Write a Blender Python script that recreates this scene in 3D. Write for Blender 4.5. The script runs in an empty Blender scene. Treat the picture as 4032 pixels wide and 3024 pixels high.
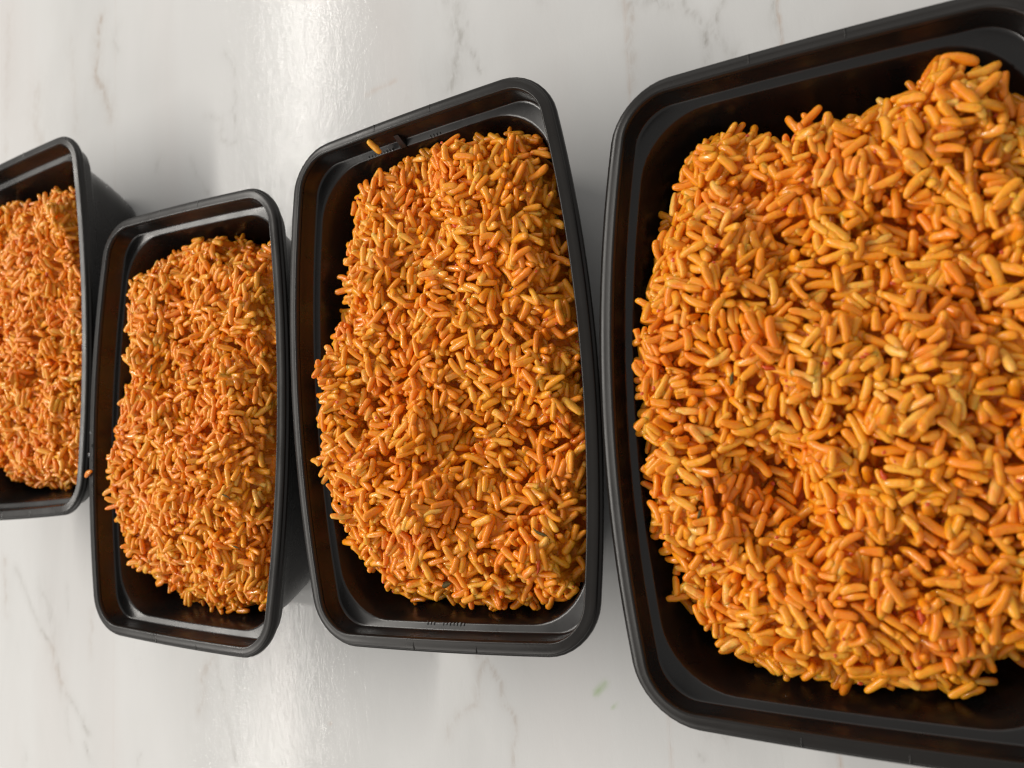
import bpy, math, random
import numpy as np
from mathutils import Matrix, Vector

random.seed(7)
rng = np.random.default_rng(11)
scene = bpy.context.scene
COL = scene.collection

# ------------------------------------------------------------------ camera
cam_d = bpy.data.cameras.new('camera')
cam = bpy.data.objects.new('camera', cam_d)
COL.objects.link(cam)
CAMR = Matrix(((0.868958, 0.122346, 0.479524), (-0.078449, 0.990761, -0.110625), (-0.488628, 0.058511, 0.870528)))
CAMP = Vector((0.181931, -0.042863, 0.308420))
cam.matrix_world = Matrix.Translation(CAMP) @ CAMR.to_4x4()
cam_d.sensor_width = 36
cam_d.lens = 26.74
cam_d.clip_start = 0.01
cam_d.clip_end = 50
cam_d.dof.use_dof = True
cam_d.dof.focus_distance = 0.315
cam_d.dof.aperture_fstop = 10.5
scene.camera = cam
scene.cycles.filter_width = 1.2

# ------------------------------------------------------------------ light
scene.view_settings.view_transform = 'Standard'
scene.view_settings.look = 'None'
scene.view_settings.exposure = 0.0
scene.view_settings.gamma = 1.0
world = bpy.data.worlds.new('World')
scene.world = world
world.use_nodes = True
bg = world.node_tree.nodes['Background']
bg.inputs[0].default_value = (1.0, 0.98, 0.95, 1)
bg.inputs[1].default_value = 0.41


def area(name, loc, target, sx, sy, power, col):
    l = bpy.data.lights.new(name, 'AREA')
    l.shape = 'RECTANGLE'
    l.size, l.size_y = sx, sy
    l.energy = power
    l.color = col
    o = bpy.data.objects.new(name, l)
    COL.objects.link(o)
    o.location = loc
    d = Vector(target) - Vector(loc)
    o.rotation_euler = d.to_track_quat('-Z', 'Y').to_euler()
    return o


# a long warm tube lamp on the left (its reflection is the streak on the table top)
tube = area('tube_lamp', (-2.13, 0.45, 2.0), (-0.10, 0.20, 0.03), 3.4, 0.09, 80.0, (1.0, 0.955, 0.89))
soft = area('soft_fill', (-0.75, -1.05, 0.85), (0.0, 0.0, 0.0), 0.8, 0.6, 4.5, (1.0, 0.955, 0.89))  # added warm fill from the front left, not a lamp of the room
back = area('back_fill', (0.15, 1.5, 1.1), (0.0, 0.0, 0.0), 1.4, 0.8, 3.0, (1.0, 0.97, 0.93))  # added fill from behind, puts some glare on rims and ledges

# ------------------------------------------------------------------ node helpers


def mat(name):
    m = bpy.data.materials.new(name)
    m.use_nodes = True
    nt = m.node_tree
    return m, nt, nt.nodes, nt.links, nt.nodes['Principled BSDF']


def N(nt, kind, **kw):
    n = nt.nodes.new(kind)
    for k, v in kw.items():
        if k.startswith('_'):
            setattr(n, k[1:], v)
        else:
            n.inputs[k.replace('__', ' ')].default_value = v
    return n


def ramp(nt, fac, stops, interp='LINEAR'):
    r = nt.nodes.new('ShaderNodeValToRGB')
    r.color_ramp.interpolation = interp
    e = r.color_ramp.elements
    while len(e) < len(stops):
        e.new(0.5)
    for el, (p, c) in zip(e, stops):
        el.position = p
        el.color = c if len(c) == 4 else (*c, 1)
    nt.links.new(fac, r.inputs[0])
    return r


def mix(nt, fac, a, b, blend='MIX'):
    m = nt.nodes.new('ShaderNodeMix')
    m.data_type = 'RGBA'
    m.blend_type = blend
    for sock, v in ((m.inputs[0], fac), (m.inputs[6], a), (m.inputs[7], b)):
        if isinstance(v, (int, float)):
            sock.default_value = v
        elif isinstance(v, tuple):
            sock.default_value = (*v, 1) if len(v) == 3 else v
        else:
            nt.links.new(v, sock)
    return m.outputs[2]


def math_n(nt, op, a, b=0.0, clamp=False):
    m = nt.nodes.new('ShaderNodeMath')
    m.operation = op
    m.use_clamp = clamp
    for sock, v in ((m.inputs[0], a), (m.inputs[1], b)):
        if isinstance(v, (int, float)):
            sock.default_value = v
        else:
            nt.links.new(v, sock)
    return m.outputs[0]


def noise(nt, vec, scale, detail=2.0, rough=0.5, dist=0.0):
    n = nt.nodes.new('ShaderNodeTexNoise')
    n.inputs['Scale'].default_value = scale
    n.inputs['Detail'].default_value = detail
    n.inputs['Roughness'].default_value = rough
    n.inputs['Distortion'].default_value = dist
    nt.links.new(vec, n.inputs['Vector'])
    return n.outputs[0]


def mapping(nt, vec, scale=(1, 1, 1), loc=(0, 0, 0), rot=(0, 0, 0)):
    m = nt.nodes.new('ShaderNodeMapping')
    m.inputs['Scale'].default_value = scale
    m.inputs['Location'].default_value = loc
    m.inputs['Rotation'].default_value = rot
    nt.links.new(vec, m.inputs['Vector'])
    return m.outputs[0]


def bump(nt, h, strength, dist, normal=None):
    b = nt.nodes.new('ShaderNodeBump')
    b.inputs['Strength'].default_value = strength
    b.inputs['Distance'].default_value = dist
    nt.links.new(h, b.inputs['Height'])
    if normal is not None:
        nt.links.new(normal, b.inputs['Normal'])
    return b.outputs[0]


# ------------------------------------------------------------------ materials
def make_marble():
    m, nt, nodes, links, p = mat('marble_film')
    pos = nodes.new('ShaderNodeNewGeometry').outputs['Position']
    att = nodes.new('ShaderNodeAttribute')
    att.attribute_name = 'vein'
    sep = nodes.new('ShaderNodeSeparateColor')
    links.new(att.outputs['Color'], sep.inputs[0])
    cloud = noise(nt, mapping(nt, pos, (9, 3.2, 1)), 1.0, 4, 0.55, 0.6)
    base = ramp(nt, cloud, [(0.3, (0.565, 0.563, 0.555)), (0.5, (0.62, 0.618, 0.61)), (0.72, (0.66, 0.657, 0.65))])
    tint = noise(nt, mapping(nt, pos, (13, 2.0, 1), (3, 1, 0)), 1.0, 2, 0.5, 0.3)
    c = mix(nt, ramp(nt, tint, [(0.52, (0, 0, 0)), (0.72, (0.35, 0.35, 0.35))]).outputs[0], base.outputs[0], (0.60, 0.56, 0.545))
    # faint procedural hair veins running mainly along the table
    w = noise(nt, mapping(nt, pos, (26, 5, 1), (0.3, 0.7, 0)), 1.0, 5, 0.62, 1.2)
    hair = math_n(nt, 'ABSOLUTE', math_n(nt, 'SUBTRACT', w, 0.5))
    hair = ramp(nt, hair, [(0.0, (1, 1, 1)), (0.012, (0, 0, 0))]).outputs[0]
    gate = ramp(nt, noise(nt, mapping(nt, pos, (10, 5, 1), (5, 2, 0)), 1.0, 2), [(0.55, (0, 0, 0)), (0.7, (0.10, 0.10, 0.10))]).outputs[0]
    c = mix(nt, math_n(nt, 'MULTIPLY', hair, gate), c, (0.42, 0.40, 0.38))
    # printed veins, broken up at small scale
    brk = noise(nt, mapping(nt, pos, (300, 120, 1)), 1.0, 4, 0.65, 0.8)
    brk = ramp(nt, brk, [(0.36, (0.2, 0.2, 0.2)), (0.6, (1, 1, 1))]).outputs[0]
    v = math_n(nt, 'MULTIPLY', sep.outputs[0], brk, True)
    c = mix(nt, v, c, (0.33, 0.315, 0.29))
    v2 = math_n(nt, 'MULTIPLY', sep.outputs[1], brk, True)
    c = mix(nt, v2, c, (0.50, 0.36, 0.27))
    c = mix(nt, sep.outputs[2], c, (0.30, 0.44, 0.17))
    links.new(c, p.inputs['Base Color'])
    # orange-peel embossing of the film, drawn out along the table
    e1 = noise(nt, mapping(nt, pos, (900, 260, 1)), 1.0, 3, 0.6, 0.4)
    e2 = noise(nt, mapping(nt, pos, (210, 90, 1)), 1.0, 2, 0.5)
    e3 = noise(nt, mapping(nt, pos, (30, 14, 1)), 1.0, 2, 0.5)
    # fine knife scratches
    sc = nodes.new('ShaderNodeTexVoronoi')
    sc.feature = 'DISTANCE_TO_EDGE'
    sc.inputs['Scale'].default_value = 1.0
    links.new(mapping(nt, pos, (55, 13, 1), (0, 0, 0), (0, 0, 0.25)), sc.inputs['Vector'])
    scr = ramp(nt, sc.outputs['Distance'], [(0.0, (0, 0, 0)), (0.01, (1, 1, 1))]).outputs[0]
    n = bump(nt, e1, 0.38, 0.00010)
    n = bump(nt, e2, 0.34, 0.00022, n)
    n = bump(nt, e3, 0.10, 0.0010, n)
    n = bump(nt, scr, 0.08, 0.0001, n)
    links.new(n, p.inputs['Normal'])
    r = ramp(nt, noise(nt, mapping(nt, pos, (60, 14, 1)), 1.0, 3, 0.6), [(0.3, (0.06,) * 3), (0.7, (0.13,) * 3)])
    links.new(r.outputs[0], p.inputs['Roughness'])
    p.inputs['Specular IOR Level'].default_value = 0.058
    return m


def make_plastic(name, col, rough, bstr=0.06):
    m, nt, nodes, links, p = mat(name)
    pos = nodes.new('ShaderNodeTexCoord').outputs['Object']
    n1 = noise(nt, pos, 30, 3, 0.6)
    c = mix(nt, n1, tuple(x * 0.8 for x in col), tuple(x * 1.2 for x in col))
    # faint greasy film and dust specks
    dust = ramp(nt, noise(nt, pos, 1500, 2, 0.5), [(0.76, (0, 0, 0)), (0.8, (0.5, 0.5, 0.5))]).outputs[0]
    c = mix(nt, dust, c, (0.12, 0.11, 0.10))
    links.new(c, p.inputs['Base Color'])
    r = ramp(nt, noise(nt, pos, 45, 4, 0.6), [(0.3, (rough * 0.8,) * 3), (0.7, (rough * 1.25,) * 3)])
    links.new(r.outputs[0], p.inputs['Roughness'])
    b = bump(nt, noise(nt, pos, 1100, 3, 0.6), bstr, 0.0002)
    b = bump(nt, noise(nt, pos, 60, 2, 0.5), 0.05, 0.001, b)
    links.new(b, p.inputs['Normal'])
    p.inputs['IOR'].default_value = 1.5
    return m


def make_rice(name, core=False):
    m, nt, nodes, links, p = mat(name)
    pos = nodes.new('ShaderNodeNewGeometry').outputs['Position']
    att = nodes.new('ShaderNodeAttribute')
    att.attribute_name = 'tint'
    oi = nodes.new('ShaderNodeObjectInfo')
    r = math_n(nt, 'FRACT', math_n(nt, 'ADD', att.outputs['Fac'], oi.outputs['Random']))
    base = ramp(nt, r, [(0.0, (0.86, 0.285, 0.008)), (0.35, (0.89, 0.34, 0.012)), (0.7, (0.90, 0.38, 0.020)),
                        (0.93, (0.91, 0.43, 0.040)), (1.0, (0.92, 0.51, 0.10))]).outputs[0]
    # tomato paste clinging to some areas
    big = noise(nt, pos, 62, 4, 0.65, 0.6)
    bigm = ramp(nt, big, [(0.47, (0, 0, 0)), (0.62, (0.85, 0.85, 0.85))]).outputs[0]
    c = mix(nt, bigm, base, (0.84, 0.225, 0.008))
    small = noise(nt, pos, 640, 4, 0.7, 0.4)
    sm = ramp(nt, small, [(0.50, (0, 0, 0)), (0.64, (0.5, 0.5, 0.5))]).outputs[0]
    c = mix(nt, sm, c, (0.84, 0.22, 0.010))
    # tiny paprika and pepper specks
    sp = ramp(nt, noise(nt, pos, 1500, 2, 0.5), [(0.70, (0, 0, 0)), (0.745, (0.7, 0.7, 0.7))]).outputs[0]
    c = mix(nt, sp, c, (0.38, 0.05, 0.008))
    if core:
        c = mix(nt, 0.8, c, (0.76, 0.215, 0.008))  # core tinted darker, so shade in the gaps is partly colour
    links.new(c, p.inputs['Base Color'])
    rr = ramp(nt, noise(nt, pos, 160, 3, 0.6), [(0.35, (0.20,) * 3), (0.65, (0.46,) * 3)])
    links.new(rr.outputs[0], p.inputs['Roughness'])
    b = bump(nt, noise(nt, pos, 700, 3, 0.6), 0.45, 0.0004)
    b = bump(nt, noise(nt, pos, 260, 2, 0.5), 0.35, 0.0009, b)
    links.new(b, p.inputs['Normal'])
    p.inputs['Subsurface Weight'].default_value = SSS
    p.inputs['Subsurface Radius'].default_value = (1.0, 0.5, 0.2)
    p.inputs['Subsurface Scale'].default_value = 0.0020
    p.inputs['Specular IOR Level'].default_value = 0.30
    p.inputs['Coat Weight'].default_value = 0.30
    p.inputs['Coat Roughness'].default_value = 0.10
    if core:
        p.inputs['Coat Weight'].default_value = 0.0
        p.inputs['Specular IOR Level'].default_value = 0.25
    return m


SSS = 0.6
M_MARBLE = make_marble()
M_TUB = make_plastic('black_plastic', (0.0085, 0.0075, 0.007), 0.28)
M_TUB.node_tree.nodes['Principled BSDF'].inputs['Specular IOR Level'].default_value = 0.5
M_RIM = make_plastic('black_plastic_rim', (0.0125, 0.0108, 0.0095), 0.30)
M_RIM.node_tree.nodes['Principled BSDF'].inputs['Specular IOR Level'].default_value = 0.32
M_RICE = make_rice('orange_rice')
M_CORE = make_rice('rice_core', True)
m, nt, nodes, links, p = mat('pale_board')
links.new(ramp(nt, noise(nt, nodes.new('ShaderNodeTexCoord').outputs['Object'], 40), [(0, (0.6, 0.59, 0.57)), (1, (0.7, 0.69, 0.68))]).outputs[0], p.inputs['Base Color'])
M_BOARD = m
m, nt, nodes, links, p = mat('dark_green_herb')
links.new(ramp(nt, noise(nt, nodes.new('ShaderNodeTexCoord').outputs['Object'], 900), [(0.3, (0.07, 0.05, 0.015)), (0.7, (0.16, 0.12, 0.04))]).outputs[0], p.inputs['Base Color'])
p.inputs['Roughness'].default_value = 0.6
p.inputs['Specular IOR Level'].default_value = 0.2
M_HERB = m
m, nt, nodes, links, p = mat('red_pepper_skin')
links.new(ramp(nt, noise(nt, nodes.new('ShaderNodeTexCoord').outputs['Object'], 900), [(0.3, (0.50, 0.045, 0.006)), (0.7, (0.72, 0.10, 0.010))]).outputs[0], p.inputs['Base Color'])
p.inputs['Roughness'].default_value = 0.25
M_RED = m
m, nt, nodes, links, p = mat('water')
p.inputs['Roughness'].default_value = 0.03
p.inputs['Transmission Weight'].default_value = 1.0
p.inputs['IOR'].default_value = 1.33
M_WATER = m


def mesh_obj(name, verts, faces, material, parent=None, smooth=True):
    me = bpy.data.meshes.new(name)
    me.from_pydata([tuple(map(float, v)) for v in verts], [], faces)
    me.materials.append(material)
    me.polygons.foreach_set('use_smooth', [smooth] * len(me.polygons))
    me.update()
    o = bpy.data.objects.new(name, me)
    COL.objects.link(o)
    if parent:
        o.parent = parent
    return o


def empty(name, loc, rz, label, cat, group=None):
    o = bpy.data.objects.new(name, None)
    o.empty_display_size = 0.02
    COL.objects.link(o)
    o.location = loc
    o.rotation_euler = (0, 0, rz)
    o['label'] = label
    o['category'] = cat
    if group:
        o['group'] = group
    return o


def tag(o, label, cat, group=None):
    o['label'] = label
    o['category'] = cat
    if group:
        o['group'] = group

OUT = {
3:[(16.9, 101.7, 43), (-1.8, 103.2, 44), (-21.8, 99.8, 42), (-40.6, 98.1, 31), (-44.7, 80.6, 36), (-51.5, 61.3, 38), (-57.8, 40.2, 38), (-58.0, 23.2, 41), (-63.6, 15.4, 46), (-66.2, 2.9, 51), (-66.7, -12.0, 53), (-65.7, -33.0, 54), (-64.7, -45.8, 48), (-60.6, -59.0, 42), (-58.3, -73.6, 42), (-52.6, -83.5, 31), (-43.8, -91.6, 26), (-32.0, -100.0, 32), (-14.2, -99.8, 29), (22.0, -100.5, 43), (32.5, -100.2, 43), (42.7, -99.8, 35)],
4:[(52.4, 89.0, 46), (45.7, 93.8, 46), (38.8, 100.9, 46), (29.1, 97.7, 46), (26.7, 92.1, 41), (11.2, 91.7, 36), (-4.0, 94.7, 36), (-11.2, 89.8, 36), (-25.1, 96.5, 36), (-37.4, 95.7, 34), (-47.1, 93.6, 31), (-52.0, 83.9, 31), (-59.2, 67.1, 31), (-61.2, 51.5, 38), (-63.7, 36.9, 43), (-66.5, 26.1, 49), (-66.8, 14.0, 52), (-66.7, -7.7, 57), (-66.6, -17.3, 64), (-66.6, -23.8, 56), (-66.0, -32.6, 43), (-65.0, -48.6, 48), (-61.3, -60.5, 43), (-59.4, -68.4, 34), (-58.5, -76.0, 37), (-49.2, -86.3, 31), (-45.4, -94.0, 31), (-30.8, -97.7, 29), (-17.7, -99.9, 35), (-6.4, -99.8, 33), (7.7, -99.9, 39), (15.2, -99.1, 31), (26.6, -99.7, 38), (35.3, -99.3, 31), (37.7, -94.2, 26), (47.4, -86.9, 26)],
2:[(34.3, 94.3, 26), (18.9, 99.2, 31), (15.3, 100.6, 43), (-1.5, 99.8, 41), (-26.9, 95.6, 36), (-44.6, 90.0, 36), (-57.5, 83.4, 37), (-58.4, 70.2, 36), (-59.8, 61.5, 42), (-60.8, 43.5, 38), (-61.7, 16.9, 41), (-65.0, 3.9, 44), (-66.3, -14.2, 46), (-62.9, -24.5, 46), (-64.3, -42.4, 46), (-63.2, -55.2, 45), (-58.5, -65.5, 41), (-57.3, -76.8, 41), (-48.0, -82.8, 31), (-31.8, -95.3, 31), (-4.3, -100.0, 32), (22.7, -99.9, 37), (33.6, -97.6, 26)],
1:[(36.8, 90.0, 36), (17.0, 95.1, 36), (-9.0, 91.7, 36), (-39.2, 99.2, 36), (-47.8, 89.0, 36), (-57.0, -79.4, 32), (-57.5, -85.7, 26), (-27.6, -95.7, 26), (5.6, -98.4, 26)],
}
VEINS=[
([(-292.4, 292.8), (-297.1, 279.0), (-298.0, 266.2), (-300.5, 253.7), (-292.4, 241.1), (-287.5, 229.7), (-283.8, 215.6)],4,0.5,1),
([(-171.0, 223.7), (-165.5, 217.9), (-162.6, 211.2), (-162.0, 201.5), (-163.9, 188.6), (-163.5, 174.3), (-162.4, 164.7), (-170.4, 165.0), (-176.7, 169.7), (-176.4, 176.4), (-173.5, 176.4), (-174.8, 183.4), (-189.1, 189.2)],1.8,0.35,0),
([(-204.0, 165.8), (-199.0, 153.0), (-189.1, 138.8)],2,0.3,0),
([(-232.7, 174.9), (-237.7, 166.3)],3,0.25,0),
([(-409.5, 339.6), (-414.1, 267.2), (-416.5, 219.6)],9,0.15,1),
([(-372.0, 266.0), (-374.3, 237.3), (-365.0, 217.3)],10,0.2,1),
([(-275.6, 279.3), (-278.9, 270.4), (-274.1, 261.9)],4,0.3,0),
([(-327.6, 287.9), (-325.8, 248.5), (-323.9, 213.3)],7,0.12,1),
([(-4.8, 194.2), (-1.6, 186.0), (-4.5, 181.1), (-1.2, 174.2), (-3.2, 166.8), (-6.3, 159.8), (-9.1, 149.2)],4,0.6,0),
([(-1.3, 173.0), (4.2, 164.2), (7.3, 156.1), (8.3, 151.5)],1.8,0.45,0),
([(3.0, 178.8), (-1.2, 174.2)],1.5,0.4,0),
([(-9.5, 196.0), (-1.5, 190.0)],4,0.4,0),
([(84.3, 159.5), (86.6, 152.5), (85.9, 145.5), (84.8, 128.6), (82.6, 117.1)],1.5,0.35,1),
([(85.9, 156.9), (92.9, 155.1), (98.8, 153.4), (104.1, 148.8)],3,0.4,0),
([(109.9, 149.5), (111.3, 143.9), (116.2, 137.3), (117.4, 131.9), (118.0, 124.8), (117.0, 119.4)],1.3,0.75,0),
([(125.9, 142.3), (123.1, 137.6), (121.6, 131.3), (124.0, 124.8), (126.8, 118.1)],1.3,0.65,0),
([(121.6, 131.3), (119.1, 135.5)],1,0.4,0),
([(129.0, 120.7), (127.8, 118.1)],1.5,0.5,0),
([(145.7, 135.5), (145.1, 128.2), (145.9, 117.7)],1.3,0.6,0),
([(43.5, 175.4), (45.2, 171.9)],2,0.3,0),
([(-62.5, 162.7), (-43.3, 164.0)],2.2,0.35,2),
([(-404.6, -85.0), (-394.7, -97.9), (-385.1, -113.2), (-374.0, -127.6), (-360.9, -137.7), (-354.1, -149.8), (-350.7, -165.0), (-340.4, -172.3), (-329.8, -181.2), (-320.0, -192.2)],2.5,0.5,0),
([(-373.5, -100.1), (-362.6, -112.7), (-359.0, -125.0), (-359.2, -135.5)],7,0.35,0),
([(-360.9, -137.7), (-356.9, -151.2), (-346.6, -168.6)],4,0.35,1),
([(-419.0, -79.3), (-418.0, -98.1), (-416.9, -118.0)],3,0.3,1),
([(-314.3, -112.7), (-316.7, -127.9), (-317.6, -142.9)],2,0.22,1),
([(-341.8, -97.7), (-343.3, -118.5)],2.5,0.25,0),
([(-200.7, -137.3), (-208.0, -147.3), (-208.6, -159.6), (-213.1, -168.8)],3,0.3,1),
([(-198.0, -137.9), (-194.6, -148.4), (-191.2, -156.9), (-190.4, -169.5), (-187.2, -182.1), (-184.0, -192.0)],2.2,0.32,0),
([(-325.2, -197.6), (-320.5, -206.9)],1.5,0.55,0),
([(-344.1, -177.4), (-342.0, -197.8)],3,0.2,0),
([(-393.9, -212.2), (-395.7, -220.0)],4,0.25,0),
([(-268.3, -198.8), (-270.8, -205.8)],2,0.3,0),
([(-12.0, -128.0), (-17.6, -137.7), (-20.0, -150.1), (-28.0, -153.8), (-36.5, -160.9), (-37.4, -166.2)],1.8,0.28,1),
([(-12.0, -128.0), (-5.6, -139.8), (-5.2, -148.9), (-0.3, -153.6), (-1.5, -166.6), (-2.8, -176.1)],1.2,0.38,1),
([(-44.5, -127.8), (-40.9, -134.1)],3,0.15,0),
([(-25.5, -124.8), (-10.6, -129.4)],3,0.2,1),
([(87.6, -153.3), (88.2, -155.0)],1,0.6,0),
([(93.5, -153.3), (94.7, -155.2)],1.5,0.6,0),
([(83.8, -161.3), (84.8, -162.9)],1.2,0.5,0),
([(45.6, -136.5), (41.1, -140.6)],3,0.75,3),
([(49.6, -144.9), (48.7, -145.7)],0.8,0.8,3),
([(-111.8, -166.2), (-111.5, -166.4)],1,0.8,2),
]

# ------------------------------------------------------------------ the table top
SEAMS = [-0.2875, 0.0780, 0.1420]
TILT = 0.038


def build_table():
    v, f = [], []
    a, b = 1.1, 0.9
    for z in (-0.0302, -0.0006):
        v += [(-a, -b, z), (a, -b, z), (a, b, z), (-a, b, z)]
    f = [(3, 2, 1, 0), (4, 5, 6, 7), (0, 1, 5, 4), (1, 2, 6, 5), (2, 3, 7, 6), (3, 0, 4, 7)]
    slab = mesh_obj('table_top', v, f, M_BOARD, None, False)
    slab['kind'] = 'structure'
    # vein segments, jittered like a natural marble vein
    segs = []
    r = random.Random(3)
    for pts, w, s, kind in VEINS:
        P = [np.array(q) / 1000 for q in pts]
        out = [P[0]]
        for q0, q1 in zip(P[:-1], P[1:]):
            n = max(2, int(np.linalg.norm(q1 - q0) / 0.0035))
            for k in range(1, n + 1):
                q = q0 + (q1 - q0) * k / n
                if k < n and kind < 2:
                    q = q + np.array([r.gauss(0, 0.0007), r.gauss(0, 0.0006)])
                out.append(q)
        for q0, q1 in zip(out[:-1], out[1:]):
            segs.append((q0, q1, w / 1000 * r.uniform(0.5, 1.3), s * r.uniform(0.5, 1.2), kind))
            if kind < 2:
                segs.append((q0, q1, w / 1000 * 3.2, s * 0.33, kind))

    def paint(xy):
        C = np.zeros((len(xy), 3))
        for q0, q1, w, s, kind in segs:
            lo = np.minimum(q0, q1) - 3 * w - 0.002
            hi = np.maximum(q0, q1) + 3 * w + 0.002
            idx = np.nonzero((xy[:, 0] > lo[0]) & (xy[:, 0] < hi[0]) & (xy[:, 1] > lo[1]) & (xy[:, 1] < hi[1]))[0]
            if not len(idx):
                continue
            pq = xy[idx]
            d = q1 - q0
            t = np.clip(((pq - q0) @ d) / (d @ d + 1e-12), 0, 1)
            dist = np.linalg.norm(pq - q0 - t[:, None] * d, axis=1)
            val = s * np.exp(-(dist / (0.5 * w + 0.0003)) ** 2)
            ch = {0: 0, 1: 0, 2: 1, 3: 2}[kind]
            C[idx, ch] = np.maximum(C[idx, ch], val)
            if kind == 1:
                C[idx, 1] = np.maximum(C[idx, 1], val * 0.6)
        return C

    def axis(lo, hi, flo, fhi, step):
        flo, fhi = max(lo, flo), min(hi, fhi)
        a = []
        if flo - lo > 1e-6:
            a += list(np.linspace(lo, flo, 12)[:-1])
        if fhi > flo:
            a += list(np.linspace(flo, fhi, max(2, int((fhi - flo) / step) + 1)))
        if hi - fhi > 1e-6:
            a += list(np.linspace(fhi, hi, 12)[1:])
        return np.array(a)

    ys = axis(-0.9, 0.9, -0.25, 0.37, 0.0016)
    edges = [-1.06] + SEAMS + [1.06]
    for k in range(4):
        lo, hi = edges[k] + 0.000008, edges[k + 1] - 0.000008
        us = axis(lo, hi, -0.44, 0.25, 0.0016)
        U, Y = np.meshgrid(us, ys)
        X = U + TILT * Y
        ny, nx = U.shape
        co = np.column_stack([X.ravel(), Y.ravel(), np.zeros(nx * ny)])
        # rounded long edges
        e = np.minimum(U - lo, hi - U).ravel()
        i = np.arange(nx * ny).reshape(ny, nx)
        F = np.stack([i[:-1, :-1], i[:-1, 1:], i[1:, 1:], i[1:, :-1]], -1).reshape(-1, 4)
        C = paint(co[:, :2])
        for side, uu in ((k - 1, U - lo), (k, hi - U)):
            if 0 <= side <= 2:
                st_ = (0.08, 0.24, 0.45)[side]
                C[:, 1] = np.maximum(C[:, 1], st_ * np.exp(-(uu.ravel() / 0.0007) ** 2))
        # skirt down the two long edges
        base = len(co)
        left, right = i[:, 0], i[:, -1]
        extra = []
        for col_ in (left, right):
            q = co[col_].copy()
            q[:, 2] = -0.0005
            extra.append(q)
        co2 = np.vstack([co] + extra)
        L = base + np.arange(ny)
        R_ = base + ny + np.arange(ny)
        F2 = [F, np.stack([left[:-1], left[1:], L[1:], L[:-1]], -1), np.stack([right[:-1], R_[:-1], R_[1:], right[1:]], -1)]
        F = np.vstack(F2)
        me = bpy.data.meshes.new('panel')
        me.vertices.add(len(co2))
        me.vertices.foreach_set('co', co2.ravel())
        me.loops.add(F.size)
        me.loops.foreach_set('vertex_index', F.ravel().astype(np.int32))
        me.polygons.add(len(F))
        me.polygons.foreach_set('loop_start', np.arange(0, F.size, 4, dtype=np.int32))
        me.polygons.foreach_set('use_smooth', [False] * len(F))
        me.update()
        me.validate()
        ca = me.color_attributes.new('vein', 'FLOAT_COLOR', 'POINT')
        cc = np.ones((len(co2), 4))
        cc[:len(C), :3] = C
        cc[len(C):, :3] = 0
        ca.data.foreach_set('color', cc.ravel())
        me.materials.append(M_MARBLE)
        o = bpy.data.objects.new('panel', me)
        COL.objects.link(o)
        o.parent = slab
    return slab


build_table()

# ------------------------------------------------------------------ the containers
W, L, H, R0 = 0.13115, 0.225, 0.0529, 0.01908
BS = 0.00114


def outline(off, r, bl, br, bscale=1.0, na=10, nl=22, ns=14):
    a, b = W / 2 - off, L / 2 - off
    pts = []
    seq = [(a - r, b - r, 0), (-a + r, b - r, 1), (-a + r, -b + r, 2), (a - r, -b + r, 3)]
    for cx, cy, k in seq:
        t0 = k * math.pi / 2
        for t in np.linspace(t0, t0 + math.pi / 2, na):
            pts.append((cx + r * math.cos(t), cy + r * math.sin(t)))
        q = np.array(pts[-1])
        nx = np.array({0: (-a + r, b), 1: (-a, -b + r), 2: (a - r, -b), 3: (a, b - r)}[k])
        n = ns if k in (0, 2) else nl
        for s in np.linspace(0, 1, n)[1:-1]:
            pts.append(tuple(q + (nx - q) * s))
    p = np.array(pts)
    q = p.copy()
    bx = 1 - np.clip(np.abs(p[:, 0]) / (W / 2), 0, 1) ** 2
    by = 1 - np.clip(np.abs(p[:, 1]) / (L / 2), 0, 1) ** 2
    sx = np.clip(p[:, 0] / (a - r), -1, 1)
    sy = np.clip(p[:, 1] / (b - r), -1, 1)
    q[:, 0] += bscale * np.where(sx > 0, br * sx, bl * sx) * by
    q[:, 1] += bscale * BS * sy * bx
    return q


def loft(loops, close_last=False, close_first=False):
    v = np.vstack([np.column_stack([l, np.full(len(l), z)]) for l, z in loops])
    n = len(loops[0][0])
    f = []
    for k in range(len(loops) - 1):
        for j in range(n):
            j2 = (j + 1) % n
            f.append((k * n + j, k * n + j2, (k + 1) * n + j2, (k + 1) * n + j))
    if close_last:
        f.append(tuple(range((len(loops) - 1) * n, len(loops) * n)))
    if close_first:
        f.append(tuple(reversed(range(n))))
    return v, f


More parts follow.
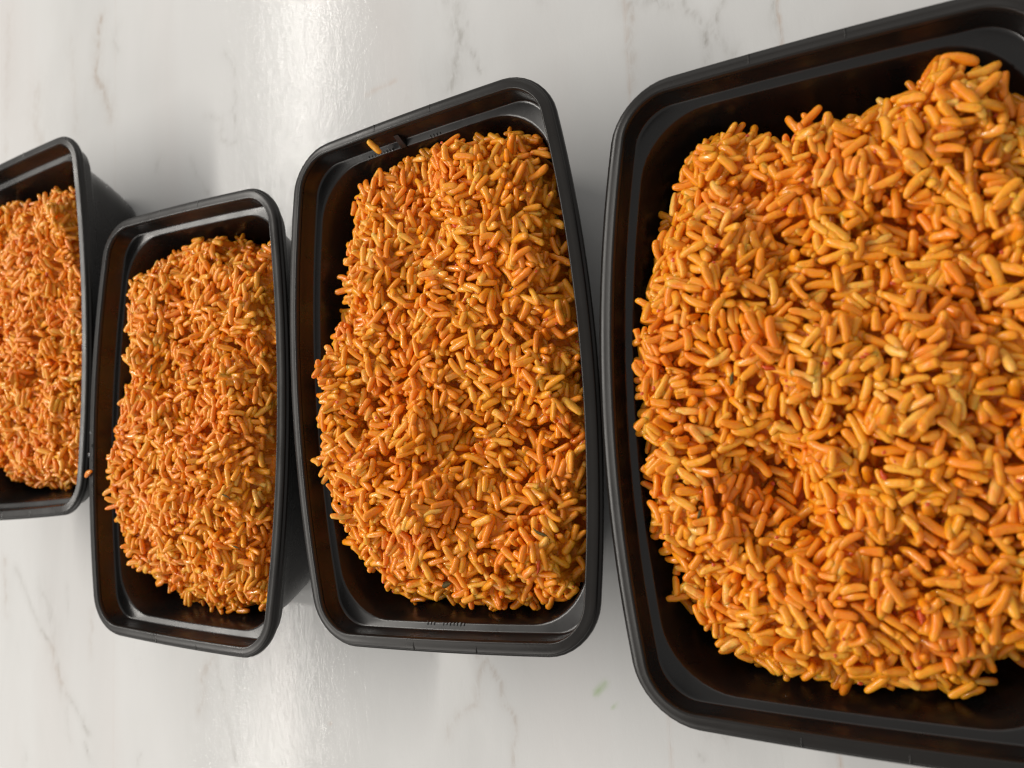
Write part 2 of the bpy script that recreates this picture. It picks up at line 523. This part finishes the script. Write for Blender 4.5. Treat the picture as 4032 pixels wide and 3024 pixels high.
def make_container(x, y, t, bl, br, label):
    root = empty('meal_prep_container', (x, y, 0), t, label, 'food container', 'black plastic containers of orange rice in a row')

    def lp(off, z, r=None, bs=1.0):
        return (outline(off, max(0.002, r if r is not None else R0 - off), bl, br, bs), z)
    rim = [lp(0.0013, H - 0.0033), lp(0.0009, H - 0.0038), lp(0.0002, H - 0.0037), lp(0.0, H - 0.0033), lp(0.0, H - 0.0023),
           lp(0.0002, H - 0.0019), lp(0.0009, H - 0.0017), lp(0.0010, H - 0.0014), lp(0.0010, H - 0.0009), lp(0.0012, H - 0.0005),
           lp(0.0017, H - 0.00025), lp(0.0030, H - 0.0001), lp(0.0046, H), lp(0.0050, H + 0.00012), lp(0.0054, H + 0.0001),
           lp(0.0057, H - 0.0003), lp(0.0060, H - 0.0012), lp(0.0061, H - 0.0020), lp(0.0056, H - 0.0022), lp(0.0050, H - 0.0014),
           lp(0.0030, H - 0.0013), lp(0.0018, H - 0.0016), lp(0.0013, H - 0.0033)]
    v, f = loft(rim)
    mesh_obj('rim', v, f, M_RIM, root)
    inn = [lp(0.0060, H - 0.0018), lp(0.0062, H - 0.0040), lp(0.0066, H - 0.0098), lp(0.0069, H - 0.0103), lp(0.0074, H - 0.0105, 0.0135),
           lp(0.0094, H - 0.0108, 0.0205), lp(0.0099, H - 0.0110, 0.0215), lp(0.0102, H - 0.0116, 0.0215), lp(0.0112, H - 0.018, 0.022, 0.98),
           lp(0.0150, H - 0.034, 0.024, 0.85), lp(0.0185, H - 0.0465, 0.026, 0.75), lp(0.0200, H - 0.0500, 0.026, 0.72),
           lp(0.0228, H - 0.0517, 0.024, 0.7), lp(0.0265, H - 0.0521, 0.021, 0.7)]
    out = [lp(0.0240, 0.0, 0.024, 0.7), lp(0.0215, 0.0004, 0.026, 0.7), lp(0.0195, 0.0020, 0.027, 0.72), lp(0.0176, H - 0.0465, 0.027, 0.75),
           lp(0.0141, H - 0.034, 0.025, 0.85), lp(0.0103, H - 0.018, 0.023, 0.98), lp(0.0094, H - 0.0128, 0.0225), lp(0.0088, H - 0.0120, 0.022),
           lp(0.0064, H - 0.0116, 0.0145), lp(0.0059, H - 0.0108), lp(0.0056, H - 0.0050), lp(0.0054, H - 0.0024), lp(0.0060, H - 0.0018)]
    inn_r = inn[::-1]
    v1, f1 = loft(out)
    v2, f2 = loft(inn)
    n = len(v1)
    faces = [tuple(i for i in q) for q in f1] + [tuple(i + n for i in q) for q in f2]
    # floor fans
    k = len(inn[0][0])
    last = n + (len(inn) - 1) * k
    V = np.vstack([v1, v2, [[0, 0, H - 0.0519]], [[0, 0, 0.0001]]])
    cidx = len(V) - 2
    for j in range(k):
        faces.append((last + j, last + (j + 1) % k, cidx))
        faces.append(((j + 1) % k, j, cidx + 1))
    mesh_obj('tub', V, faces, M_TUB, root)
    # two faint mould ribs across each short rim
    for sx, sy in ((-0.018, 1), (0.012, 1), (-0.014, -1), (0.016, -1)):
        yy = sy * (L / 2 + BS - 0.0028)
        vv, ff = [], []
        for dx, dz in ((-0.0004, -0.0002), (0.0, 0.00022), (0.0004, -0.0002)):
            vv += [(sx + dx, yy - 0.0017, H + dz), (sx + dx, yy + 0.0015, H + dz - 0.0001)]
        ff = [(0, 1, 3, 2), (2, 3, 5, 4)]
        mesh_obj('mould_line', vv, ff, M_RIM, root)
    return root


CONT = {
    1: (-0.3048, 0.06404, 0.00028, 0.0105, 0.01003, 'leftmost black container cut off by the left edge of the photo'),
    2: (-0.15431, -0.00492, -0.07371, 0.01109, 0.0097, 'second black container from the left with water drops on its left rim'),
    3: (0.0, 0.0, 0.0, 0.01086, 0.01074, 'middle-right black container with a stray grain on its upper ledge'),
    4: (0.1535, -0.02383, -0.05604, 0.01177, 0.0105, 'largest-looking black container at the right, cut off by the right edge'),
}
ROOTS = {}
for i in (1, 2, 3, 4):
    ROOTS[i] = make_container(*CONT[i])

# raised mould marks on the ledge of the container with the stray grain (too worn to read)
c3 = ROOTS[3]
for (x0, n, sgn) in ((-0.030, 9, 1), (0.0045, 4, 1), (-0.014, 3, -1), (-0.006, 7, -1)):
    yy = sgn * (L / 2 - 0.0083)
    vv, ff = [], []
    for k in range(n):
        x = x0 + k * 0.0017
        h = random.uniform(0.0005, 0.0009)
        w = random.uniform(0.0002, 0.0004)
        b0 = len(vv)
        vv += [(x - w, yy - h, H - 0.0107), (x + w, yy - h, H - 0.0107), (x + w, yy + h, H - 0.0107), (x - w, yy + h, H - 0.0107), (x, yy, H - 0.01045)]
        ff += [(b0, b0 + 1, b0 + 4), (b0 + 1, b0 + 2, b0 + 4), (b0 + 2, b0 + 3, b0 + 4), (b0 + 3, b0, b0 + 4)]
    mesh_obj('embossed_mark', vv, ff, M_TUB, c3)

# a stepped stop on the same ledge
q0 = []
for x in (-0.0122, -0.0116, -0.0092, -0.0086):
    e = 0.0 if x in (-0.0122, -0.0086) else 1.0
    yw, yl = L / 2 + BS - 0.0066, L / 2 + BS - 0.0104
    q0 += [(x, yw, H - 0.0095 + 0.0042 * e), (x, yl, H - 0.0110 + 0.0003 * e), (x, yl - 0.0001, H - 0.0125)]
ff = []
for k in range(3):
    for j in range(2):
        a = k * 3 + j
        ff.append((a, a + 1, a + 4, a + 3))
mesh_obj('ledge_stop', q0, ff, M_TUB, c3, False)

# ------------------------------------------------------------------ the rice


def grain_profile(kind, r):
    """rings (u, radius) of a grain of half length 1"""
    p, q = r.uniform(3.4, 6.5), r.uniform(0.38, 0.50)
    us = [-1, -0.96, -0.85, -0.6, -0.2, 0.2, 0.6, 0.85, 0.96, 1]
    out = []
    for u in us:
        w = max(0.0, 1 - abs(u) ** p) ** q
        out.append([u, w])
    if kind == 1:      # one end broken off
        out = (out[:-4] if r.random() < 0.6 else out[:-5]) + [[0.5, out[4][1]], [0.66, 0.85], [0.69, 0.6], [0.70, 0.0]]
    skew = r.uniform(-0.12, 0.12)
    for o in out:
        o[1] *= 1 + skew * o[0]
    return out


def grain_mesh(r, kind):
    prof = grain_profile(kind, r)
    ns = 9
    lh = r.uniform(0.0035, 0.0051) if kind != 1 else r.uniform(0.0028, 0.0043)
    wa = r.uniform(0.00125, 0.00157)
    th = wa * r.uniform(0.80, 0.92)
    bend = r.uniform(-0.0009, 0.0009)
    groove = r.uniform(0.0, 0.10)
    gph = r.uniform(0, 6.28)
    wob = [r.uniform(-0.06, 0.06) for _ in range(12)]
    v, f = [], []
    rings = prof[1:-1]
    v.append((-lh, bend, 0))
    for k, (u, w) in enumerate(rings):
        for j in range(ns):
            a = 2 * math.pi * j / ns
            g = 1 - groove * max(0, math.cos(a - gph)) ** 4 + wob[k]
            g *= r.uniform(0.93, 1.06)
            v.append((u * lh, bend * u * u + wob[k] * 0.0012 + wa * w * g * math.cos(a), th * w * g * math.sin(a)))
    v.append((prof[-1][0] * lh, bend * prof[-1][0] ** 2, 0))
    for j in range(ns):
        f.append((0, 1 + (j + 1) % ns, 1 + j))
    for k in range(len(rings) - 1):
        a0, b0 = 1 + k * ns, 1 + (k + 1) * ns
        for j in range(ns):
            j2 = (j + 1) % ns
            f.append((a0 + j, a0 + j2, b0 + j2, b0 + j))
    e = len(v) - 1
    a0 = 1 + (len(rings) - 1) * ns
    for j in range(ns):
        f.append((a0 + j, a0 + (j + 1) % ns, e))
    return np.array(v), f, lh, wa, th


rg = random.Random(5)
VAR = [grain_mesh(rg, 1 if k % 3 == 2 else 0) for k in range(42)]
VMESH = []
for v, f, *_ in VAR:
    me = bpy.data.meshes.new('rice_grain')
    me.from_pydata([tuple(map(float, q)) for q in v], [], f)
    me.polygons.foreach_set('use_smooth', [True] * len(me.polygons))
    me.materials.append(M_RICE)
    me.update()
    VMESH.append(me)


def poly_sdf(P, X, Y):
    """signed distance, positive inside"""
    d = np.full(X.shape, 1e9)
    inside = np.zeros(X.shape, bool)
    n = len(P)
    for i in range(n):
        x0, y0 = P[i]
        x1, y1 = P[(i + 1) % n]
        ex, ey = x1 - x0, y1 - y0
        t = np.clip(((X - x0) * ex + (Y - y0) * ey) / (ex * ex + ey * ey + 1e-15), 0, 1)
        d = np.minimum(d, np.hypot(X - x0 - t * ex, Y - y0 - t * ey))
        c = ((y0 > Y) != (y1 > Y)) & (X < (x1 - x0) * (Y - y0) / (y1 - y0 + 1e-15) + x0)
        inside ^= c
    return np.where(inside, d, -d)


CELL = 0.0004
GX = np.arange(-0.082, 0.0821, CELL)
GY = np.arange(-0.114, 0.1141, CELL)


def footprint(lh, wa, th, yaw, th_a):
    """cells covered by a grain pitched by th_a: offsets, distance along it, half thickness measured vertically"""
    ca, sa = math.cos(th_a), abs(math.sin(th_a))
    hl = lh * ca + th * sa * 0.8
    m = int(hl / CELL) + 3
    g = np.arange(-m, m + 1)
    I, J = np.meshgrid(g, g)
    x, y = I * CELL, J * CELL
    u = (x * math.cos(yaw) + y * math.sin(yaw)) / hl
    w = (-x * math.sin(yaw) + y * math.cos(yaw)) / wa
    q = 1 - np.abs(u) ** 3.2 - w * w
    k = q > 0.02
    return I[k], J[k], u[k] * lh * sa * (1 if th_a >= 0 else -1), min(th / ca, lh * 0.6) * np.sqrt(q[k])


NYAW = 36
PITCH = [0.0, 0.12, 0.25, 0.45, 0.7, 1.0, 1.2]
FPC = {}


def get_fp(vi, k, pk, sg):
    key = (vi, k, pk, sg)
    if key not in FPC:
        _, _, lh, wa, th = VAR[vi]
        FPC[key] = footprint(lh, wa, th, math.pi * k / NYAW, sg * PITCH[pk])
    return FPC[key]


R3 = np.array(CAMR)
CP = np.array(CAMP)


def make_mound(i, label, bumps, dome, seed):
    x0, y0, t0 = CONT[i][0], CONT[i][1], CONT[i][2]
    br = CONT[i][4]
    r = np.random.default_rng(seed)
    pts = [(a / 1000, b / 1000, min(c, 54) / 1000) for a, b, c in OUT[i]]
    # close the outline along the right-hand wall (and, for the first one, the left-hand wall)
    if i == 1:
        extra_l = [(-0.058, yy, 0.038) for yy in np.linspace(0.075, -0.07, 9)]
        k = [j for j, q in enumerate(pts) if q[1] < 0][0]
        pts = pts[:k] + extra_l + pts[k:]
    ylo, yhi = pts[-1][1] + 0.004, pts[0][1] - 0.004
    for yy in np.linspace(ylo, yhi, 16):
        pts.append((W / 2 + br * (1 - (yy / (L / 2)) ** 2) - 0.0095, yy, RIGHT_Z[i]))
    P = np.array(pts)
    X, Y = np.meshgrid(GX, GY)
    s = np.minimum(poly_sdf(P[:, :2], X, Y) + 0.0003, poly_sdf(outline(0.0, R0, CONT[i][3], br), X, Y) - 0.0080)
    Wt = np.zeros(X.shape)
    Z = np.zeros(X.shape)
    for px, py, pz in P:
        w = 1 / ((X - px) ** 2 + (Y - py) ** 2 + 4e-6) ** 1.5
        Wt += w
        Z += w * pz
    ze = Z / Wt
    sc = np.clip(s, 0, None)
    inner = 1 - np.exp(-sc / 0.018)
    top = ze + (np.maximum(dome - ze, 0.0)) * inner
    lump = np.zeros(X.shape)
    for _ in range(70):
        cx, cy = r.uniform(-0.07, 0.07), r.uniform(-0.105, 0.105)
        a = r.normal(0, 0.0038)
        sg = r.uniform(0.006, 0.013)
        lump += a * np.exp(-((X - cx) ** 2 + (Y - cy) ** 2) / (2 * sg * sg))
    for _ in range(420):
        cx, cy = r.uniform(-0.075, 0.075), r.uniform(-0.11, 0.11)
        a = r.normal(0, 0.0023)
        sg = r.uniform(0.0025, 0.0050)
        lump += a * np.exp(-((X - cx) ** 2 + (Y - cy) ** 2) / (2 * sg * sg))
    top = top + lump * np.clip(sc / 0.016, 0, 1)
    top = np.minimum(top, 0.0540 + 0.010 * np.clip(sc / 0.015, 0, 1))
    for bx, by, a, sg in bumps:
        top = top + a * np.exp(-((X - bx) ** 2 + (Y - by) ** 2) / (2 * sg * sg))
    edge = np.clip(sc / 0.0135, 0, 1)
    target = np.where(s > 0, 0.003 + (top - 0.003) * np.sqrt(1 - (1 - edge) ** 2), 0.0)
    # height of the container's inside wall under every cell
    lev = [(0.0060, H, None, 1), (0.0068, H - 0.0102, None, 1), (0.0099, H - 0.0108, 0.0215, 1), (0.0112, H - 0.018, 0.022, 0.98),
           (0.0131, H - 0.026, 0.023, 0.92), (0.0150, H - 0.034, 0.024, 0.85), (0.0168, H - 0.040, 0.025, 0.80), (0.0185, H - 0.0465, 0.026, 0.75),
           (0.0205, H - 0.0500, 0.026, 0.72), (0.0250, 0.0012, 0.022, 0.7)]
    sd = [poly_sdf(outline(o_ + 0.0006, R0 - o_ if r_ is None else r_, CONT[i][3], br, b_), X[::3, ::3], Y[::3, ::3]) for o_, _, r_, b_ in lev]
    wl = np.full(sd[0].shape, 0.0012)
    for k_ in range(len(lev) - 1, 0, -1):
        f_ = np.clip(-sd[k_] / np.maximum(1e-6, sd[k_ - 1] - sd[k_]), 0, 1)
        wl = np.where(sd[k_] < 0, lev[k_][1] + (lev[k_ - 1][1] - lev[k_][1]) * f_, wl)
    wall = np.repeat(np.repeat(wl, 3, 0), 3, 1)[:X.shape[0], :X.shape[1]]
    Hm = np.where(s > 0.0045, np.maximum(target - 0.0075, 0.0015), 0.0012)
    Hm = np.maximum(Hm, wall)

    rootm = empty('rice_mound', (x0, y0, 0.0012), t0, label, 'rice', 'mounds of orange rice in the containers')
    ny, nx = X.shape
    inside = np.argwhere(s > 0.0022)
    grains = []
    owner = -np.ones(Hm.shape, np.int32)
    fails = 0
    last, run = None, 0
    c, sn = math.cos(t0), math.sin(t0)
    while fails < 2600 and len(grains) < 5200:
        a, b = inside[r.integers(len(inside))]
        if Hm[a, b] > target[a, b] - 0.0006:
            fails += 1
            continue
        gx_w = x0 + c * X[a, b] - sn * Y[a, b]
        gy_w = y0 + sn * X[a, b] + c * Y[a, b]
        q = (np.array([gx_w, gy_w, target[a, b]]) - CP) @ R3
        px, py = q[0] / -q[2] * 760.6, q[1] / -q[2] * 760.6
        if abs(px) > 545 or abs(py) > 420:
            # outside the frame: lay only a sparse cover
            if r.random() < 0.35:
                fails += 1
                continue
        vi = int(r.integers(len(VAR)))
        best = None
        kbase = None
        if last is not None and run > 0:
            # a clump: the next grain lies beside the last one, nearly parallel
            la, lb, lk, lp_, ls = last
            a2, b2 = la + int(r.normal(0, 5)), lb + int(r.normal(0, 5))
            run -= 1
            if 0 <= a2 < ny and 0 <= b2 < nx and s[a2, b2] > 0.002 and Hm[a2, b2] < target[a2, b2] + 0.0008:
                a, b = a2, b2
                kbase = lk
        elif r.random() < 0.26:
            run = int(r.integers(3, 9))
        for trial in range(3):
            k = int(r.integers(NYAW)) if kbase is None else (kbase + int(r.normal(0, 2.5))) % NYAW
            pk = int(r.choice(len(PITCH), p=[0.16, 0.2, 0.2, 0.17, 0.13, 0.09, 0.05]))
            if s[a, b] < 0.009:
                pk = min(pk, 2)
            sg = 1 if r.random() < 0.5 else -1
            I, J, UP, T = get_fp(vi, k, pk, sg)
            aa, bb = a + J, b + I
            m = (aa >= 0) & (aa < ny) & (bb >= 0) & (bb < nx)
            aa, bb, Um, Tm = aa[m], bb[m], UP[m], T[m]
            if (s[aa, bb] < -0.0012).any():
                continue
            z = Hm[aa, bb] - Um + Tm
            zc = np.sort(z)[int(len(z) * 0.76)] - 0.0004
            zc = max(zc, (wall[aa, bb] - Um + Tm).max() - 0.0005)
            over = zc + Um.max() - (top[a, b] + 0.0045)
            score = zc * 0.6 + max(0, over) * 3 + r.uniform(0, 0.0012)
            if best is None or score < best[0]:
                best = (score, zc, k, sg * PITCH[pk], aa, bb, Um, Tm)
        if best is None:
            fails += 1
            continue
        _, zc, k, pitch, aa, bb, Um, Tm = best
        if zc > top[a, b] + 0.0028:
            fails += 1
            continue
        nh = zc + Um + Tm
        up = nh > Hm[aa, bb]
        Hm[aa[up], bb[up]] = nh[up]
        owner[aa[up], bb[up]] = len(grains)
        fails = max(0, fails - 1)
        last = (a, b, k, pitch, 1)
        yaw = math.pi * k / NYAW
        if r.random() < 0.5:
            yaw += math.pi
            pitch = -pitch
        # (the pitch is already an angle)
        grains.append((vi, X[a, b], Y[a, b], zc - 0.0012, yaw, pitch, r.normal(0, 0.4), r.uniform(0.86, 1.14)))

    n = len(grains)
    # the sticky mass between the grains: the pile's own surface, smoothed and sunk a little
    B = Hm.copy()
    for _ in range(5):
        B = (B + np.roll(B, 1, 0) + np.roll(B, -1, 0)) / 3
        B = (B + np.roll(B, 1, 1) + np.roll(B, -1, 1)) / 3
    M2 = Hm.copy()
    for _ in range(3):
        M2 = np.minimum(np.minimum(M2, np.roll(M2, 1, 0)), np.roll(M2, -1, 0))
        M2 = np.minimum(np.minimum(M2, np.roll(M2, 1, 1)), np.roll(M2, -1, 1))
    paste = np.zeros(X.shape)
    for _ in range(110):
        cx, cy = r.uniform(-0.07, 0.07), r.uniform(-0.105, 0.105)
        sg = r.uniform(0.002, 0.005)
        paste = np.maximum(paste, r.uniform(0.4, 1.0) * np.exp(-((X - cx) ** 2 + (Y - cy) ** 2) / (2 * sg * sg)))
    B = B - 0.0013 + 0.0016 * paste
    B = np.minimum(B, M2 + 0.0015 + 0.0014 * paste)
    st = 2
    ii = np.arange(0, X.shape[0], st)
    jj = np.arange(0, X.shape[1], st)
    ix = np.ix_(ii, jj)
    ok = (s[ix] > 0.0028) & (B[ix] > wall[ix] + 0.0004)
    idx = -np.ones(ok.shape, int)
    idx[ok] = np.arange(ok.sum())
    vv = np.column_stack([X[ix][ok], Y[ix][ok], B[ix][ok] - 0.0012])
    q4 = np.stack([idx[:-1, :-1], idx[:-1, 1:], idx[1:, 1:], idx[1:, :-1]], -1).reshape(-1, 4)
    q4 = q4[q4.min(1) >= 0]
    me = bpy.data.meshes.new('sticky_rice')
    me.vertices.add(len(vv))
    me.vertices.foreach_set('co', vv.ravel())
    me.loops.add(q4.size)
    me.loops.foreach_set('vertex_index', q4.ravel().astype(np.int32))
    me.polygons.add(len(q4))
    me.polygons.foreach_set('loop_start', np.arange(0, q4.size, 4, dtype=np.int32))
    me.polygons.foreach_set('use_smooth', [True] * len(q4))
    me.update()
    me.materials.append(M_CORE)
    o = bpy.data.objects.new('sticky_rice', me)
    COL.objects.link(o)
    o.parent = rootm
    o['kind'] = 'stuff'
    vis = np.bincount(owner[owner >= 0], minlength=n)
    score = np.zeros(n)
    mats = []
    for g, (vi, gx, gy, gz, yaw, pit, roll, scl) in enumerate(grains):
        M = Matrix.Translation((gx, gy, gz)) @ Matrix.Rotation(yaw, 4, 'Z') @ Matrix.Rotation(-pit, 4, 'Y') @ Matrix.Rotation(roll, 4, 'X') @ Matrix.Scale(scl, 4)
        mats.append(M)
        wx, wy = x0 + c * gx - sn * gy, y0 + sn * gx + c * gy
        q = (np.array([wx, wy, gz]) - CP) @ R3
        px, py = q[0] / -q[2] * 760.6, q[1] / -q[2] * 760.6
        score[g] = vis[g] / q[2] ** 2 if abs(px) < 500 and abs(py) < 375 else 0
    keep = vis > 0
    order = np.argsort(-score)
    single = set(int(k) for k in order[:300] if score[k] > 0)
    for g in sorted(single):
        o = bpy.data.objects.new('rice_grain', VMESH[grains[g][0]])
        COL.objects.link(o)
        o.parent = rootm
        o.matrix_local = mats[g]
    # the remaining grains as one mass
    VV, FF4, TT, off = [], [], [], 0
    l_start, l_idx = [], []
    for g in range(n):
        if g in single:
            continue
        v, f, *_ = VAR[grains[g][0]]
        Mx = np.array(mats[g])
        VV.append(v @ Mx[:3, :3].T + Mx[:3, 3])
        for q in f:
            l_start.append(len(l_idx))
            l_idx.extend(k + off for k in q)
        TT.append(np.full(len(v), r.random()))
        off += len(v)
    VV = np.vstack(VV)
    me = bpy.data.meshes.new('rice_grains')
    me.vertices.add(len(VV))
    me.vertices.foreach_set('co', VV.ravel())
    me.loops.add(len(l_idx))
    me.loops.foreach_set('vertex_index', np.array(l_idx, np.int32))
    me.polygons.add(len(l_start))
    me.polygons.foreach_set('loop_start', np.array(l_start, np.int32))
    me.polygons.foreach_set('use_smooth', [True] * len(l_start))
    at = me.attributes.new('tint', 'FLOAT', 'POINT')
    at.data.foreach_set('value', np.concatenate(TT))
    me.update()
    me.materials.append(M_RICE)
    o = bpy.data.objects.new('loose_rice', me)
    COL.objects.link(o)
    o.parent = rootm
    o['kind'] = 'stuff'
    # chilli and tomato flecks stuck to the grains
    fv, ff_ = [], []
    for _ in range(150):
        a, q_ = inside[r.integers(len(inside))]
        c0 = np.array([X[a, q_], Y[a, q_], Hm[a, q_] - 0.0012])
        rr_ = r.uniform(0.00025, 0.0009) * np.array([1, r.uniform(0.5, 1), 0.5])
        an = r.uniform(0, 6.28)
        k0 = len(fv)
        for j in range(6):
            t_ = j * math.pi / 3
            px_, py_ = rr_[0] * math.cos(t_) * r.uniform(0.7, 1.2), rr_[1] * math.sin(t_) * r.uniform(0.7, 1.2)
            fv.append(c0 + [px_ * math.cos(an) - py_ * math.sin(an), px_ * math.sin(an) + py_ * math.cos(an), 0])
        fv.append(c0 + [0, 0, rr_[2]])
        ff_ += [(k0 + j, k0 + (j + 1) % 6, k0 + 6) for j in range(6)]
    o = mesh_obj('chilli_flecks', fv, ff_, M_RED, rootm)
    o['kind'] = 'stuff'
    print('mound', i, 'grains', n)
    return Hm, (x0, y0, t0)


RIGHT_Z = {1: 0.040, 2: 0.038, 3: 0.039, 4: 0.042}
SURF = {}
SURF[1] = make_mound(1, 'rice mound filling the leftmost container, slightly out of focus', [], 0.050, 21)
SURF[2] = make_mound(2, 'glossy rice mound in the second container from the left', [], 0.052, 22)
SURF[3] = make_mound(3, 'rice mound with a notch in its left side and one stray grain above it', [(-0.045, 0.035, -0.006, 0.009), (-0.035, -0.02, 0.004, 0.014)], 0.054, 23)
SURF[4] = make_mound(4, 'nearest and largest rice mound, in the rightmost container', [(0.040, 0.088, 0.011, 0.014), (-0.035, 0.03, 0.004, 0.014)], 0.056, 24)


def local_to_world(i, x, y, z):
    x0, y0, t0 = SURF[i][1]
    c, s = math.cos(t0), math.sin(t0)
    return (x0 + c * x - s * y, y0 + s * x + c * y, z)


def surf_at_pixel(i, px, py):
    """point of mound i that the camera sees at photo pixel (px, py), found by walking down the ray"""
    v = R3 @ np.array([(px - 2016) / 2995.0, -(py - 1512) / 2995.0, -1.0])
    Hm, (x0, y0, t0) = SURF[i]
    c, s = math.cos(t0), math.sin(t0)
    for z in np.arange(0.075, 0.005, -0.0003):
        q = CP + v * (z - CP[2]) / v[2]
        dx, dy = q[0] - x0, q[1] - y0
        lx, ly = c * dx + s * dy, -s * dx + c * dy
        a, b = int(round((ly - GY[0]) / CELL)), int(round((lx - GX[0]) / CELL))
        if 0 <= a < len(GY) and 0 <= b < len(GX) and Hm[a, b] >= z:
            return Vector((q[0], q[1], Hm[a, b]))
    return Vector((q[0], q[1], z))


# herb slivers and pepper bits lying on the rice (each found where the photo shows it)
def sliver(name, loc, length, width, yaw, pitch, material, seed, thick=0.0003):
    r = random.Random(seed)
    v, f = [], []
    n = 8
    for k in range(n + 1):
        u = k / n * 2 - 1
        w = width / 2 * max(0.12, (1 - abs(u) ** 2.2)) * r.uniform(0.8, 1.15)
        cz = 0.12 * length * (1 - u * u) * 0.4
        cy = 0.05 * length * math.sin(3 * u)
        for yy, zz in ((-w, 0), (0, thick * 1.2), (w, 0), (0, -thick)):
            v.append((u * length / 2, cy + yy, cz + zz))
    for k in range(n):
        for j in range(4):
            a, b = k * 4 + j, k * 4 + (j + 1) % 4
            f.append((a, b, b + 4, a + 4))
    f += [(3, 2, 1, 0), tuple(n * 4 + j for j in range(4))]
    o = mesh_obj(name, v, f, material)
    o.location = loc
    o.rotation_euler = (0, pitch, yaw)
    return o


K = 4032 / 2212
HERBS = [
    (2, 330, 795, 0.0065, 0.0012, 1.2, 'thin dark herb sliver on the left side of the second rice mound'),
    (2, 492, 1070, 0.0070, 0.0009, -0.6, 'dark herb sliver lying below the middle of the second mound'),
    (2, 520, 1180, 0.0050, 0.0009, -0.5, 'small herb sliver near the lower right of the second mound'),
    (3, 1172, 1152, 0.0080, 0.0012, -0.65, 'olive herb sliver on a grain at the lower right of the third mound'),
    (3, 965, 1262, 0.0050, 0.0030, 0.1, 'broad brown herb leaf piece near the bottom of the third mound'),
    (3, 1108, 622, 0.0045, 0.0010, 0.5, 'short dark herb scrap near the right rim of the third mound'),
    (4, 1582, 818, 0.0050, 0.0012, 1.2, 'dark green herb scrap in the upper left of the largest mound'),
    (4, 1512, 1110, 0.0040, 0.0012, 1.0, 'dark herb scrap in the lower left of the largest mound'),
]
for k, (i, px, py, ln, wd, yaw, lab) in enumerate(HERBS):
    q = surf_at_pixel(i, px * K, py * K) + Vector((0, 0, 0.0002))
    o = sliver('herb_sliver', q, ln, wd, yaw, 0.1, M_HERB, 40 + k)
    tag(o, lab, 'herb', 'herb slivers on the rice')

REDS = [
    (3, 985, 488, 'small red pepper bit near the top of the third mound'),
    (3, 1165, 1225, 'red pepper bit at the lower right of the third mound'),
    (4, 1700, 452, 'red pepper bit near the top of the largest mound'),
    (4, 1662, 795, 'red pepper bit between grains left of centre in the largest mound'),
    (4, 1910, 1030, 'bright red pepper bit right of centre in the largest mound'),
    (4, 1990, 1330, 'red pepper bit near the bottom of the largest mound'),
    (2, 380, 1128, 'red pepper bit in the lower half of the second mound'),
    (1, 105, 590, 'red pepper bit near the top of the leftmost mound'),
]
for k, (i, px, py, lab) in enumerate(REDS):
    q = surf_at_pixel(i, px * K, py * K) + Vector((0, 0, 0.0003))
    o = sliver('pepper_bit', q, random.uniform(0.003, 0.0055), random.uniform(0.0014, 0.0024), random.uniform(0, 3.1), random.uniform(-0.4, 0.4), M_RED, 80 + k, 0.0005)
    tag(o, lab, 'pepper', 'red pepper bits on the rice')


def lone_grain(vi, loc, yaw, pitch, label, scale=1.0):
    o = bpy.data.objects.new('rice_grain', VMESH[vi])
    COL.objects.link(o)
    o.location = loc
    o.rotation_euler = (0, pitch, yaw)
    o.scale = (scale,) * 3
    tag(o, label, 'rice grain', 'stray rice grains')
    return o


def ray_z(px, py, z):
    v = R3 @ np.array([(px - 2016) / 2995.0, -(py - 1512) / 2995.0, -1.0])
    return Vector(CP + v * (z - CP[2]) / v[2])


def grain_between(vi, A, B, label):
    o = lone_grain(vi, (A + B) / 2, 0, 0, label)
    d = B - A
    o.rotation_euler = d.to_track_quat('X', 'Z').to_euler()
    o.scale = (d.length / (2 * VAR[vi][2]),) + (min(1.0, d.length / (2 * VAR[vi][2]) * 1.15),) * 2


grain_between(3, ray_z(1447, 552, 0.0512), ray_z(1500, 604, 0.0462), 'single yellowish grain stuck on the upper ledge of the third container')
grain_between(1, ray_z(336, 1874, H + 0.0010), ray_z(359, 1850, H + 0.0016), 'single bright grain on the left rim of the second container')


def drop(loc, rad, label):
    v, f = [], []
    n, m_ = 12, 4
    for k in range(m_):
        a = k / m_ * math.pi / 2
        for j in range(n):
            t = 2 * math.pi * j / n
            v.append((rad * math.cos(a) * math.cos(t), rad * 1.2 * math.cos(a) * math.sin(t), rad * 0.6 * math.sin(a)))
    v.append((0, 0, rad * 0.6))
    for k in range(m_ - 1):
        for j in range(n):
            f.append((k * n + j, k * n + (j + 1) % n, (k + 1) * n + (j + 1) % n, (k + 1) * n + j))
    for j in range(n):
        f.append(((m_ - 1) * n + j, (m_ - 1) * n + (j + 1) % n, m_ * n))
    f.append(tuple(reversed(range(n))))
    o = mesh_obj('water_drop', v, f, M_WATER)
    o.location = loc
    tag(o, label, 'water drop', 'water drops on the left rim of the second container')


for px, py, s_ in ((363, 1755, 0.0010), (350, 1790, 0.0009), (363, 1815, 0.0007), (366, 1912, 0.0008), (355, 1703, 0.0006)):
    drop(ray_z(px, py, H - 0.0001), s_, 'tiny water drop on the left rim of the second container')
